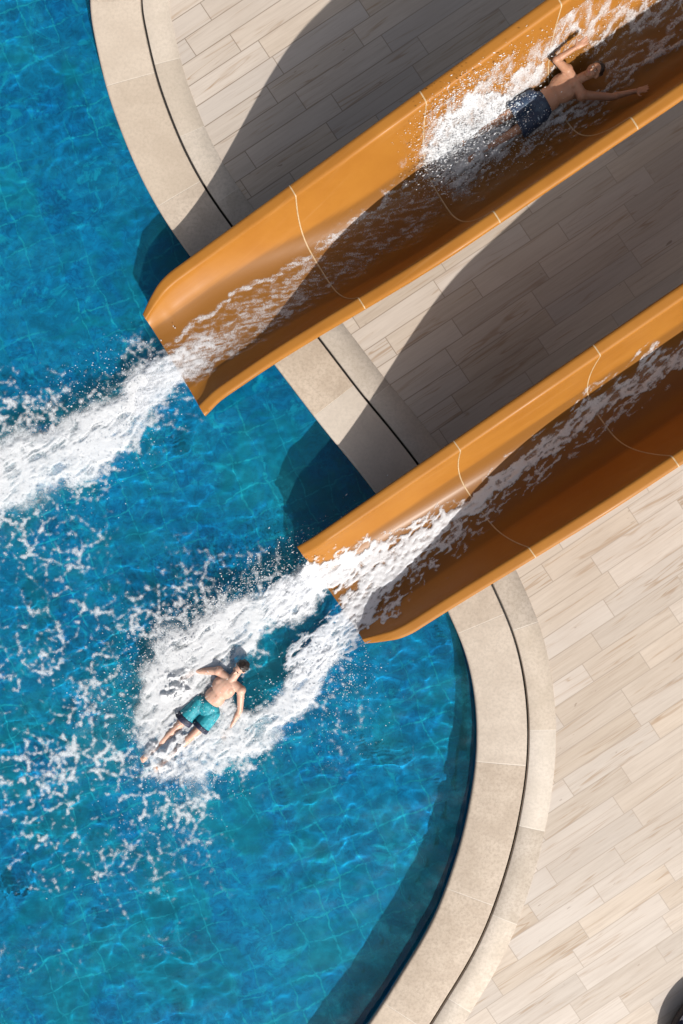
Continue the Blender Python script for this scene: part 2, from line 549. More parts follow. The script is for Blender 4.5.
keep = ins.ravel()[qw].all(1); qw = qw[keep]
us = np.unique(qw); rmw = np.full(XW.size, -1); rmw[us] = np.arange(len(us))
wme = np_mesh('pool_water', np.stack([XW, YW, ZW], -1).reshape(-1, 3)[us], rmw[qw])
wo = link('pool_water', wme, M['water'], None, True); tag(wo, kind='structure')
bm = bmesh.new(); bm.from_mesh(wme)
if sum(f.normal.z for f in bm.faces) < 0: bmesh.ops.reverse_faces(bm, faces=bm.faces)
bm.to_mesh(wme); bm.free()
wo.cycles.is_caustics_caster = True
bpy.data.objects['pool_floor'].cycles.is_caustics_receiver = True
bpy.data.objects['pool_wall'].cycles.is_caustics_receiver = True
sl.cycles.is_caustics_light = True


# ------------------------------------------------------------------ slides
class Slide:
    HW = .80; IN = .655

    def __init__(s, ang, nc, s0, floor0, slope, wall0, wall1, wd0, wd1, round_side, rlen, rdep, line):
        s.u = Vector((math.cos(ang), math.sin(ang), 0)); s.n = Vector((-math.sin(ang), math.cos(ang), 0))
        s.o = s.u * s0 + s.n * nc
        s.f0, s.sl, s.w0, s.w1, s.wd0, s.wd1 = floor0, slope, wall0, wall1, wd0, wd1
        s.rs, s.rl, s.rd = round_side, rlen, rdep
        s.cut = None
        a = Vector((line[0] - CX, CY - line[1], -F)); b = Vector((line[2] - CX, CY - line[3], -F))
        s.m = a.cross(b)

    def bend(s, d):
        """slight sideways run of the trough, so that its upper rim follows one straight edge"""
        d = np.asarray(d, dtype=float); z = s.f0 + s.sl * d + s.w0 + (s.w1 - s.w0) * sstep(s.wd0, s.wd1, d)
        k = (s.o.x + s.u.x * d) * s.m.x + (s.o.y + s.u.y * d) * s.m.y + (z - H) * s.m.z
        return -k / (s.n.x * s.m.x + s.n.y * s.m.y) - s.HW

    def floor(s, d): return s.f0 + s.sl * np.maximum(d, 0)
    def wall(s, d): return (s.w0 + (s.w1 - s.w0) * sstep(s.wd0, s.wd1, d)) * (.60 + .40 * sstep(-.27, .12, d))

    def pinch(s, d, side):
        """rounded lip corner on one side"""
        k = np.clip(1 - (d + .26) / s.rl, 0, 1)
        return np.where(np.sign(side) == s.rs, s.rd * k ** 2, 0)

    def z(s, d, t):
        a = np.minimum(np.abs(t) / s.IN, 1.15)
        q = np.maximum(0, -d - .28); jet = q * .15 + q * q * .7
        return np.maximum(s.floor(d) + s.wall(d) * a ** 3.4 * np.clip(1 + (d + .28) / .3, 0, 1) - jet, .035)

    def xyz(s, d, t, z):
        d = np.asarray(d); z = np.asarray(z); t = np.asarray(t) + s.bend(d)
        return np.stack([s.o.x + s.u.x * d + s.n.x * t, s.o.y + s.u.y * d + s.n.y * t, z + 0 * d], -1)

    def at(s, d, t, up=0.):
        return Vector([float(v) for v in s.xyz(d, t, s.z(d, t) + up)])

    def from_px(s, px, py, up=0.):
        z = .6
        for _ in range(60):
            p = P(px, py, z) - s.o
            d, t = p.x * s.u.x + p.y * s.u.y, p.x * s.n.x + p.y * s.n.y
            t -= float(s.bend(d)); tc = max(-s.IN, min(s.IN, t))
            z = z * .7 + .3 * (float(s.z(np.array(d), np.array(tc))) + up)
        return d, t

    def rim_from_px(s, px, py):
        z = 1.
        for _ in range(40):
            p = P(px, py, z) - s.o
            d = p.x * s.u.x + p.y * s.u.y
            z = z * .5 + .5 * float(s.floor(d) + s.wall(d))
        return d

    def section(s, dd):
        """(t, z) points of trough and flanges for a station"""
        fl = float(s.floor(dd)); w = float(s.wall(dd)); h = fl + w
        lip = max(0, -dd) / .26                       # 0 .. 1 over the turned-out end lip
        drop = .012 * lip ** 2
        rr = .04
        zt = lambda t: fl + (w - rr) * (abs(t) / (s.IN - .005)) ** 3.4 - drop
        prof = [(t, zt(t)) for t in np.linspace(-(s.IN - .005), s.IN - .005, 45)]
        arcp = [(s.IN - .005 + rr * (1 - math.cos(a)), h - rr + rr * math.sin(a) - drop) for a in np.linspace(.25, math.pi / 2, 5)]
        flng = [(s.IN - .005 + rr, h - drop), (.76, h + .004 - drop), (s.HW - .008, h - drop), (s.HW, h - .012 - drop), (s.HW + .002, h - .06 - drop)]
        def fix(t, z):
            pn = float(s.pinch(np.array(dd), t)); k = (abs(t) / s.HW) ** 2
            grow = 1 + (.02 if t > 0 else .05) * lip ** 1.3
            return (t * grow - math.copysign(pn * k, t), z - pn * k * .25)
        tr = [fix(-t, z) for t, z in reversed(arcp)] + [fix(t, z) for t, z in prof] + [fix(t, z) for t, z in arcp]
        fr = [fix(t, z) for t, z in flng]; fl_ = [fix(-t, z) for t, z in flng]
        return tr, fl_, fr

    def build(s, label, group, joints, length=11., legs=()):
        base = s.o + s.u * 2.2
        root = empty('water_slide', (base.x, base.y, 0))
        tag(root, label, 'water slide', group)
        inv = Matrix.Translation((-base.x, -base.y, 0))
        dds = [-.26, -.257, -.245, -.22, -.19, -.16, -.13, -.10, -.07, -.035, 0] + list(np.arange(.04, .8, .04)) + list(np.arange(.8, length, .1))
        secs = [s.section(d) for d in dds]
        for k, nm in ((0, 'trough'), (1, 'rim_flange'), (2, 'rim_flange')):
            V = np.concatenate([s.xyz(np.full(len(q[k]), d), np.array([a for a, _ in q[k]]), np.array([b for _, b in q[k]])) for d, q in zip(dds, secs)])
            wet_shade = np.concatenate([1 - sstep(.34, .52, np.abs(np.array([a for a, _ in q[k]]))) for q in secs])
            me = np_mesh(nm, V, grid_quads(len(dds), len(secs[0][k])), {'wet_shade': wet_shade})
            me.transform(inv)
            bm = bmesh.new(); bm.from_mesh(me); bmesh.ops.recalc_face_normals(bm, faces=bm.faces)
            if sum(f.normal.z for f in bm.faces) < 0: bmesh.ops.reverse_faces(bm, faces=bm.faces)
            bm.to_mesh(me); bm.free()
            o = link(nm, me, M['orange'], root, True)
            md = o.modifiers.new('thickness', 'SOLIDIFY'); md.thickness = .018; md.offset = -1
            es = o.modifiers.new('edges', 'EDGE_SPLIT'); es.split_angle = R(50)
        for dj in joints:                              # pale sealant beads where two trough sections meet
            tr, fa, fb = s.section(dj)
            path = [fa[3], fa[2], fa[1]] + tr + [fb[1], fb[2], fb[3]]
            rows = []
            for j, (t, z) in enumerate(path):
                a = Vector(path[max(0, j - 1)]); b = Vector(path[min(len(path) - 1, j + 1)])
                tg = (b - a).normalized(); nn = Vector((-tg.y, tg.x))
                bow = -.10 * max(0, 1 - (abs(t) / .66) ** 4)
                for dx, hh in ((-.0075, .001), (-.004, .004), (.004, .004), (.0075, .001)):
                    zz = z + s.sl * (dx + bow)
                    rows.append(s.xyz(dj + dx + bow, t + nn.x * hh, zz + nn.y * hh))
            me = np_mesh('joint_seam', np.array(rows), grid_quads(len(path), 4)); me.transform(inv)
            link('joint_seam', me, M['seam'], root, True)
        for dl, tl in legs:                            # steel posts with foot plates under the trough
            zf = float(s.z(np.array(dl), np.array(tl))) - .03
            c = s.xyz(dl, tl, 0.) - np.array([base.x, base.y, 0])
            bm = bmesh.new()
            for r, z0, z1 in ((.055, DECK + .014, zf), (.13, DECK + .001, DECK + .016)):
                g = bmesh.ops.create_cone(bm, cap_ends=True, segments=20, radius1=r, radius2=r, depth=z1 - z0)
                bmesh.ops.translate(bm, verts=g['verts'], vec=(c[0], c[1], (z0 + z1) / 2))
            me = bpy.data.meshes.new('support_post'); bm.to_mesh(me); bm.free()
            link('support_post', me, M['steel'], root, True)
        return root


UP = Slide(R(31.6), 2.58, -.54, .20, .19, .28, 1.05, .5, 3.1, 1, .62, .20, (183, 262, 545, 0))
LO = Slide(R(35.2), -.874, -.42, .18, .12, .44, .98, .1, 3.2, -1, .62, .22, (309, 540, 683, 283))
jU = [UP.rim_from_px(291, 188), UP.rim_from_px(422, 95)]
jL = [LO.rim_from_px(460, 450), LO.rim_from_px(592, 343)]
jU.append(2 * jU[1] - jU[0]); jU.append(3 * jU[1] - 2 * jU[0])
jL.append(2 * jL[1] - jL[0]); jL.append(3 * jL[1] - 2 * jL[0])
G = 'orange water slides ending over the pool'
UP.build('orange water slide with a man riding down it, splashing', G, jU, 11., [(2.6, 0), (5.5, 0), (8.6, 0)])
LO.build('orange water slide with nobody in it, a thin stream of water', G, jL, 11., [(2.4, 0), (5.2, 0), (8.4, 0)])


# ------------------------------------------------------------------ foam and running water
def masked_sheet(name, X3, alpha, mat, label, cat):
    nr, nc = alpha.shape
    idx = np.arange(nr * nc).reshape(nr, nc)
    mx = np.maximum.reduce([alpha[:-1, :-1], alpha[1:, :-1], alpha[1:, 1:], alpha[:-1, 1:]])
    q = np.stack([idx[:-1, :-1], idx[1:, :-1], idx[1:, 1:], idx[:-1, 1:]], -1)[mx > .03]
    used = np.unique(q)
    rm = np.full(nr * nc, -1); rm[used] = np.arange(len(used))
    me = np_mesh(name, X3.reshape(-1, 3)[used], rm[q], {'alpha': alpha.ravel()[used]})
    o = link(name, me, mat, None, True)
    tag(o, label, cat, kind='stuff')
    return o


def px_strokes(lst, z=0.):
    out = []
    for st in lst:
        out.append([(*P(x, y, z)[:2], w * (H - z) / F, d) for x, y, w, d in st])
    return out


step = .0115
xs = np.arange(-4.6, .9, step); ys = np.arange(-6.6, 3.1, step)
X, Y = np.meshgrid(xs, ys)
wx = (fbm(X * 2.2, Y * 2.2, 0) - .5) * .5 + (fbm(X * 9, Y * 9, 3, 3) - .5) * .12
wy = (fbm(X * 2.2 + 50, Y * 2.2, 1) - .5) * .5 + (fbm(X * 9, Y * 9 + 40, 4, 3) - .5) * .12
FOAM = px_strokes([
    # trail of the upper slide
    [(168, 372, 20, 1.15), (125, 412, 30, 1.15), (85, 440, 38, 1.1), (40, 462, 48, 1.02), (0, 480, 52, .98), (-70, 500, 60, .95)],
    [(130, 395, 55, .36), (60, 430, 72, .5), (0, 470, 85, .55), (-70, 500, 95, .55)],
    [(40, 500, 40, .62), (0, 530, 45, .6), (-60, 560, 60, .6)],
    [(60, 540, 50, .30), (20, 610, 60, .28), (-50, 640, 60, .35)],
    # trail of the lower slide
    [(318, 578, 16, 1.1), (285, 598, 26, 1.12), (250, 618, 34, 1.1), (215, 640, 44, 1.1), (190, 665, 48, 1.08)],
    [(335, 652, 15, .95), (305, 672, 22, 1.02), (285, 700, 26, 1.05), (255, 728, 32, 1.05), (225, 745, 34, 1.0), (190, 762, 34, .95)],
    [(200, 650, 46, 1.08), (172, 690, 44, 1.05), (165, 725, 42, .98), (170, 760, 34, .9)],
    [(225, 700, 30, 1.0), (200, 735, 40, 1.0)],
    [(260, 600, 55, .32), (180, 640, 78, .45), (140, 700, 70, .52), (150, 770, 55, .6), (180, 785, 40, .62)],
    [(120, 680, 40, .58), (95, 735, 45, .62), (60, 790, 42, .56), (40, 830, 40, .46)],
    [(120, 790, 46, .5), (95, 840, 46, .40), (110, 890, 44, .30), (60, 930, 45, .14)],
    [(90, 640, 48, .40), (40, 690, 48, .42), (10, 740, 50, .42), (-40, 780, 60, .45)],
    [(20, 660, 60, .30), (20, 760, 70, .36), (30, 860, 70, .30), (40, 980, 70, .13)],
    [(170, 810, 50, .34), (190, 860, 44, .20), (160, 910, 44, .20)],
    [(330, 670, 26, .30), (342, 720, 22, .22), (320, 790, 30, .08)],
    [(180, 600, 80, .10), (60, 650, 80, .18)],
    [(200, 800, 55, .16), (240, 800, 40, .12)],
])
HOLES = px_strokes([[(262, 682, 15, 1.0), (254, 700, 13, .95)], [(322, 628, 7, 1.0), (292, 650, 10, .8), (272, 668, 13, .9)],
                    [(236, 632, 9, .16), (255, 622, 9, .14)]])
D = stroke_density(X, Y, FOAM, (wx, wy), 1.0)
D2 = stroke_density(X, Y, HOLES, (wx * .5, wy * .5), .7)
D = np.clip(D - D2 * .52, 0, 1.2)
sx, sy = X + wx * .55, Y + wy * .55
l1 = 1 - sstep(0, .24, worley_edge(sx / .25, sy / .25, 0)); l2 = 1 - sstep(0, .26, worley_edge(sx / .085 + 3, sy / .085, 1))
l3 = 1 - sstep(0, .4, worley_edge(X / .065, Y / .065 + 9, 2))
patch = fbm(X * 1.6, Y * 1.6, 5, 4)
fine = fbm(X * 32, Y * 32, 2, 4)
Nn = rank01(.55 * l1 + .42 * l2 + .16 * l3 + 1.5 * (patch - .5) + 1.0 * (fine - .5))


def blur(a, n):
    for _ in range(n):
        a = (np.roll(a, 1, 0) + a * 2 + np.roll(a, -1, 0)) / 4
        a = (np.roll(a, 1, 1) + a * 2 + np.roll(a, -1, 1)) / 4
    return a


D = D * (.68 + .32 * sstep(.62, 1.0, D))
A = sstep(1 - D - .10, 1 - D + .26, Nn) * sstep(0, .05, D)
A = A * (.35 + .65 * np.maximum(sstep(.40, .60, fine), sstep(.7, .95, D)))          # break the web into flecks
thick = sstep(.6, 1.1, D)
ca, sa = math.cos(R(37)), math.sin(R(37))
U_, V_ = X * ca + Y * sa, -X * sa + Y * ca
streak = fbm(U_ * 4 + wx * 3, V_ * 26 + wy * 8, 6, 4)
billow = fbm(X * 6 + wx * 4, Y * 6 + wy * 4, 1, 5)
cloud = sstep(.26, 1.02, blur(D, 14)) * (.35 + .75 * sstep(.34, .66, .6 * billow + .4 * streak))
A = np.maximum(blur(A, 2) * (.78 + .16 * thick), np.clip(cloud * 1.12, 0, 1))
A = np.clip(A * (1 - thick * .62 * sstep(.48, .66, .45 * streak + .55 * billow)), 0, 1)
body = px_strokes([[(240, 668, 13, 1.), (222, 686, 19, 1.), (207, 706, 17, 1.), (188, 728, 12, .6), (178, 738, 8, .2)]])
KB = stroke_density(X, Y, body, None, .8)
Zf = .022 + A * (.006 + thick * (.028 * fbm(X * 4 + wx * 3, Y * 4 + wy * 3, 1, 3) + .002 * streak) * (1 - .92 * np.clip(KB, 0, 1)))
LEG = stroke_density(X, Y, px_strokes([[(184, 733, 12, 1.), (158, 757, 15, 1.)], [(188, 680, 10, .8), (172, 686, 12, .9)]]), None, .8)
Zf = Zf + .075 * np.clip(LEG, 0, 1) * sstep(.46, .60, fbm(X * 9, Y * 9, 4, 3))
A = A * (1 - .35 * KB * sstep(.45, .6, billow))
masked_sheet('pool_foam', np.stack([X, Y, Zf], -1), A, M['foam'], 'white lacy foam spread over the blue pool water', 'foam')


def slide_water(S, strokes, d0, d1, t0, t1, seed, label, name='water_stream', up=.022, cov=1., kx=6., ky=42., thick=.05, skew=.0, soft=.5, amax=.6, wl=.28, wn=1.):
    st = .0115
    dg = np.arange(d0, d1, st); tg = np.arange(t0, t1, st)
    Dg, Tg = np.meshgrid(dg, tg)
    loc = []
    for s_ in strokes:
        loc.append([(*S.from_px(x, y), w / 86., de) for x, y, w, de in s_])
    wx = (fbm(Dg * 3, Tg * 5 + seed, 0, 4) - .5) * .30; wy = (fbm(Dg * 3.4 + 30, Tg * 5 + seed, 1, 4) - .5) * .20 + (fbm(Dg * 14, Tg * 14 + seed, 2, 3) - .5) * .05
    De = stroke_density(Dg, Tg, loc, (wx, wy), .75)
    T2 = Tg + skew * Dg
    wx, wy = wx * wn, wy * wn
    n1 = fbm(Dg * kx + wx * 6, T2 * ky + wy * 20, 3, 4); n2 = fbm(Dg * 17 + wx * 8, Tg * 26, 4, 3)
    l = 1 - sstep(0, .4, worley_edge(Dg / .20 + wx * 3, T2 / .065 + wy * 6, 2))
    Nn = rank01(1.2 * (n1 - .5) + .7 * (n2 - .5) + wl * l)
    A = sstep(1 - De - soft * .6, 1 - De + soft, Nn) * sstep(0, .05, De)
    A = A * np.where(De > amax, np.clip(De, 0, 1), amax)
    Z = S.z(Dg, Tg) + up * .4 + A * (up + thick * n2 * np.clip(De, 0, 1))
    return masked_sheet(name, S.xyz(Dg, Tg, Z), A, M['stream'], label, 'water')


slide_water(UP, [
    [(455, 182, 23, .46), (380, 232, 22, .44), (320, 272, 22, .48), (270, 306, 21, .58), (225, 338, 20, .68), (192, 358, 20, .78)],
    [(205, 347, 19, .85), (178, 368, 20, 1.1), (140, 398, 22, .95), (105, 424, 22, .3)],
    [(424, 176, 2.5, .8), (360, 218, 2.5, .75), (300, 258, 2.5, .7), (230, 300, 3, .75), (176, 336, 3, .7)],
    [(457, 198, 2.5, .65), (400, 237, 2.5, .6), (340, 278, 2.5, .7), (262, 330, 3, .7), (204, 370, 3, .8)],
], -1.5, 5.0, -.62, .62, 2., 'broad sheet of white water running out of the slide below the rider', skew=.35, soft=1.5, amax=.60, thick=.004, up=.006, wl=.10, kx=9., ky=46., wn=.25)
slide_water(UP, [
    [(432, 150, 14, .9), (455, 148, 24, 1.15), (485, 132, 24, 1.1), (512, 124, 18, .9), (550, 122, 12, .8), (585, 110, 9, .7), (615, 84, 8, .6), (650, 55, 8, .6), (690, 30, 9, .55)],
    [(440, 170, 12, .75), (470, 157, 17, .95), (500, 140, 16, .9)],
    [(455, 175, 12, .8), (490, 165, 20, .5), (540, 138, 20, .35), (590, 110, 16, .3)],
    [(430, 138, 26, .40), (470, 108, 22, .50), (505, 86, 14, .5)],
    [(500, 105, 7, .7), (530, 75, 7, .72), (556, 50, 7, .75), (590, 24, 7, .7), (625, 8, 9, .6), (690, -28, 14, .6)],
    [(600, 34, 14, .5), (640, 18, 18, .56), (700, -12, 22, .56)],
    [(610, 75, 14, .38), (660, 40, 16, .42), (710, 8, 18, .42)],
], 2.9, 8.2, -.62, .62, 9., 'white splash and spray around the man riding the slide', 'slide_splash', up=.04, thick=.08, kx=6., ky=30., soft=1.0, amax=.64, wl=.12)
slide_water(LO, [
    [(700, 345, 10, .9), (660, 368, 11, .9), (620, 393, 11, .92), (590, 410, 11, .86), (560, 437, 12, .9), (530, 460, 10, .96), (500, 482, 9, 1.), (468, 508, 8, 1.15), (440, 528, 9, 1.15), (410, 552, 13, 1.1), (375, 582, 18, 1.0)],
    [(650, 372, 20, .30), (580, 425, 22, .34), (520, 474, 18, .34), (470, 512, 16, .4), (420, 560, 22, .5)],
    [(440, 525, 14, .5), (400, 545, 18, .66), (360, 563, 18, .9), (325, 575, 16, 1.15), (285, 598, 24, 1.1)],
    [(375, 585, 22, .95), (352, 618, 19, 1.05), (330, 645, 18, 1.0), (305, 668, 22, .9)],
    [(395, 590, 12, .55), (372, 630, 12, .55), (352, 668, 12, .45)],
], -1.3, 5.8, -.62, .62, 5., 'thin ragged stream of white water running down the empty slide', thick=.02, kx=6., ky=26., skew=-.1, soft=.6, amax=.86, up=.008, wl=.3, wn=.8)


# ------------------------------------------------------------------ droplets
ICO_V = []; ICO_F = []
_b = bmesh.new(); bmesh.ops.create_icosphere(_b, subdivisions=1, radius=1)
_b.verts.index_update()
ICO_V = np.array([v.co[:] for v in _b.verts]); ICO_F = np.array([[v.index for v in f.verts] for f in _b.faces]); _b.free()


def droplets(name, pts, radii, dirs, label):
    n = len(pts)
    base = np.repeat(ICO_V[None], n, 0) * np.asarray(radii)[:, None, None]
    dirs = np.asarray(dirs)                                  # stretch along the flight direction
    ln = np.linalg.norm(dirs, axis=1, keepdims=True); dn = dirs / np.maximum(ln, 1e-6)
    proj = (base * dn[:, None, :]).sum(-1, keepdims=True)
    base = base + proj * dn[:, None, :] * ln[:, None, :]
    V = (base + np.asarray(pts)[:, None, :]).reshape(-1, 3)
    Fq = (ICO_F[None] + (np.arange(n) * len(ICO_V))[:, None, None]).reshape(-1, 3)
    o = link(name, np_mesh(name, V, Fq), M['drop'], None, True)
    return tag(o, label, 'droplets', kind='stuff')


rg = np.random.RandomState(5)


def pool_drops(specs):
    pts = []; rad = []; dr = []
    for x, y, sx_, sy_, n, zmax, st in specs:
        for _ in range(n):
            z = abs(rg.randn()) * zmax * .5 + .01
            a = R(38) * -1
            gx, gy = rg.randn() * sx_, rg.randn() * sy_
            qx = x + gx * math.cos(a) - gy * math.sin(a); qy = y + gx * math.sin(a) + gy * math.cos(a)
            p = P(qx, qy, 0); pts.append((p.x, p.y, z))
            rad.append(.0022 + .0048 * rg.rand() ** 3)
            dv = np.array([gx * .6 - 14, gy]); dv = dv / (np.linalg.norm(dv) + 1e-6) * st * rg.rand()
            dr.append((dv[0] * math.cos(a) - dv[1] * math.sin(a), -(dv[0] * math.sin(a) + dv[1] * math.cos(a)), .2 * st))
    return pts, rad, dr


pt, rd, dd = pool_drops([(205, 700, 30, 22, 300, .25, 1.6), (160, 755, 22, 14, 200, .12, 1.2), (250, 582, 50, 8, 700, .35, 2.), (205, 612, 44, 12, 700, .35, 2.), (165, 650, 26, 24, 500, .3, 1.6), (135, 710, 26, 40, 500, .22, 1.2),
                         (280, 705, 40, 14, 600, .25, 1.), (235, 750, 46, 14, 600, .2, .8), (345, 675, 20, 14, 320, .2, 1.2), (340, 720, 24, 22, 220, .1, .4),
                         (180, 790, 60, 24, 450, .1, .3), (300, 575, 24, 7, 380, .4, 2.2), (335, 640, 24, 9, 400, .25, 2.)])
droplets('water_droplets', pt, rd, dd, 'fine white droplets thrown up around the swimmer in the pool')
pt, rd, dd = pool_drops([(150, 388, 46, 16, 700, .25, 1.2), (100, 412, 56, 22, 600, .2, .8), (60, 400, 50, 14, 260, .1, .4), (110, 450, 56, 18, 400, .12, .5), (40, 500, 46, 30, 300, .1, .3)])
droplets('water_droplets', pt, rd, dd, 'fine white droplets along the foam trail of the upper slide')


def slide_drops(S, specs):
    pts = []; rad = []; dr = []
    for x, y, sd, stt, n, hz, st in specs:
        d0, t0 = S.from_px(x, y)
        for _ in range(n):
            d = d0 + rg.randn() * sd; t = max(-.6, min(.6, t0 + rg.randn() * stt))
            pts.append(tuple(S.at(d, t, .02 + abs(rg.randn()) * hz))); rad.append(.0018 + .0042 * rg.rand() ** 3)
            k = st * rg.rand()
            dr.append((-S.u.x * k + rg.randn() * .2 * k, -S.u.y * k + rg.randn() * .2 * k, .2 * k))
    return pts, rad, dr


pt, rd, dd = slide_drops(UP, [(448, 158, .20, .17, 2600, .26, 3.), (480, 135, .28, .17, 2600, .28, 3.), (520, 130, .3, .14, 900, .12, 1.2), (465, 118, .3, .14, 900, .10, 1.2),
                              (550, 55, .35, .07, 380, .1, .8), (620, 10, .5, .12, 350, .06, .8)])
droplets('water_droplets', pt, rd, dd, 'white spray droplets flying off the feet of the sliding man')


# ------------------------------------------------------------------ people
def add_ell(bm, c, r, fr=None, seg=16):
    g = bmesh.ops.create_uvsphere(bm, u_segments=seg, v_segments=seg // 2 + 2, radius=1)
    m = Matrix.Diagonal((*r, 1))
    if fr is not None:
        m = Matrix((fr[0], fr[1], fr[2])).transposed().to_4x4() @ m
    bmesh.ops.transform(bm, matrix=Matrix.Translation(c) @ m, verts=g['verts'])


def add_cap(bm, a, ra, b, rb, ends=True, seg=14, flat=1., ref=None):
    a, b = Vector(a), Vector(b); ax = b - a; L = ax.length
    if L < 1e-5: return
    g = bmesh.ops.create_cone(bm, cap_ends=True, segments=seg, radius1=ra, radius2=rb, depth=L)
    q = ax.to_track_quat('Z', 'Y').to_matrix().to_4x4()
    if flat != 1 and ref is not None:
        z = ax.normalized(); y = Vector(ref); y = (y - z * y.dot(z)).normalized(); x = y.cross(z)
        q = Matrix((x, y, z)).transposed().to_4x4() @ Matrix.Diagonal((1, flat, 1, 1))
    bmesh.ops.transform(bm, matrix=Matrix.Translation((a + b) / 2) @ q, verts=g['verts'])
    if ends:
        add_ell(bm, a, (ra * .995,) * 3, None, 12); add_ell(bm, b, (rb * .995,) * 3, None, 12)


def fuse(name, bm, mat, parent, inv, voxel=.008, smooth=4):
    """turn overlapping rounded volumes into one continuous skin"""
    me = bpy.data.meshes.new(name); bm.to_mesh(me); bm.free()
    o = bpy.data.objects.new(name, me); COL.objects.link(o)
    r = o.modifiers.new('r', 'REMESH'); r.mode = 'VOXEL'; r.voxel_size = voxel; r.use_smooth_shade = True
    s = o.modifiers.new('s', 'SMOOTH'); s.iterations = smooth; s.factor = .5
    dg = bpy.context.evaluated_depsgraph_get(); dg.update()
    nm = bpy.data.meshes.new_from_object(o.evaluated_get(dg))
    bpy.data.objects.remove(o); bpy.data.meshes.remove(me)
    nm.name = name; nm.transform(inv)
    return link(name, nm, mat, parent, True)


def hand(bm, wrist, d, nrm, side, sc=1., curl=.25, spread=.12):
    d = Vector(d).normalized(); nrm = Vector(nrm); nrm = (nrm - d * nrm.dot(d)).normalized(); x = d.cross(nrm) * side
    w = Vector(wrist)
    add_ell(bm, w + d * .048 * sc, (.041 * sc, .052 * sc, .017 * sc), (x, d, nrm), 14)
    for i, (l, off_) in enumerate(((.072, -.032), (.082, -.011), (.077, .011), (.060, .031))):
        b = w + d * .088 * sc + x * off_ * sc
        dv = (d + x * (off_ / .03) * spread).normalized()
        m = b + dv * l * .5 * sc + nrm * curl * .012 * sc
        e = m + (dv - nrm * -curl).normalized() * l * .5 * sc
        add_cap(bm, b - dv * .02 * sc, .0095 * sc, m, .0085 * sc, seg=8); add_cap(bm, m, .0085 * sc, e, .0072 * sc, seg=8)
    tb = w + d * .03 * sc - x * .032 * sc; tm = tb + (d * .6 - x * .75).normalized() * .045 * sc; te = tm + (d * .85 - x * .3 + nrm * .2).normalized() * .032 * sc
    add_cap(bm, tb, .0135 * sc, tm, .0105 * sc, seg=8); add_cap(bm, tm, .0105 * sc, te, .0085 * sc, seg=8)


def head_shape(bm, c, k, f, sc=1.):
    k = Vector(k).normalized(); f = Vector(f); f = (f - k * f.dot(k)).normalized(); r = f.cross(k)
    fr = (r, f, k); c = Vector(c)
    at = lambda x, y, z: c + (r * x + f * y + k * z) * sc
    add_ell(bm, at(0, -.008, .022), (.077 * sc, .095 * sc, .088 * sc), fr, 20)
    add_ell(bm, at(0, .022, -.035), (.062 * sc, .070 * sc, .075 * sc), fr, 18)
    add_ell(bm, at(0, .060, -.088), (.030 * sc, .026 * sc, .022 * sc), fr, 12)       # chin
    add_cap(bm, at(0, .082, .008), .010 * sc, at(0, .108, -.028), .0145 * sc, seg=10)  # nose
    add_ell(bm, at(0, .083, -.058), (.026 * sc, .014 * sc, .010 * sc), fr, 10)
    for s in (-1, 1):
        add_ell(bm, at(.078 * s, -.004, -.008), (.010 * sc, .022 * sc, .032 * sc), fr, 10)   # ears
        add_ell(bm, at(.030 * s, .078, .022), (.024 * sc, .014 * sc, .009 * sc), fr, 10)     # brows
        add_ell(bm, at(.040 * s, .058, -.030), (.024 * sc, .026 * sc, .022 * sc), fr, 10)    # cheeks
    return at, fr


def face_parts(root, inv, at, fr, sc, hair_mat):
    for s in (-1, 1):
        bm = bmesh.new(); add_ell(bm, at(.030 * s, .079, .004), (.0145 * sc, .009 * sc, .008 * sc), fr, 10)
        me = bpy.data.meshes.new('eye'); bm.to_mesh(me); bm.free(); me.transform(inv); e = link('eye', me, M['eyew'], root, True)
        bm = bmesh.new(); add_ell(bm, at(.030 * s, .0865, .004), (.0062 * sc, .0035 * sc, .0062 * sc), fr, 8)
        me = bpy.data.meshes.new('pupil'); bm.to_mesh(me); bm.free(); me.transform(inv); link('pupil', me, M['dark'], e, True)
        bm = bmesh.new(); add_cap(bm, at(.014 * s, .0935, .024), .0045 * sc, at(.046 * s, .084, .026), .0035 * sc, seg=8)
        me = bpy.data.meshes.new('eyebrow'); bm.to_mesh(me); bm.free(); me.transform(inv); link('eyebrow', me, hair_mat, root, True)
    bm = bmesh.new(); add_ell(bm, at(0, .095, -.058), (.023 * sc, .006 * sc, .0065 * sc), fr, 10)
    me = bpy.data.meshes.new('mouth'); bm.to_mesh(me); bm.free(); me.transform(inv); link('mouth', me, M['lip'], root, True)
    bm = bmesh.new()
    add_ell(bm, at(0, -.022, .040), (.085 * sc, .094 * sc, .083 * sc), fr, 18)
    for _ in range(60):
        a = random.uniform(0, 6.283); e = random.uniform(.0, 1.5)
        v = Vector((math.cos(a) * math.cos(e), math.sin(a) * math.cos(e), math.sin(e)))
        if v.y > .5 and v.z < .55: continue
        add_ell(bm, at(v.x * .077, -.022 + v.y * .085, .040 + v.z * .078), (.018 * sc, .018 * sc, .014 * sc), fr, 8)
    fuse('hair', bm, hair_mat, root, inv, .007, 2)


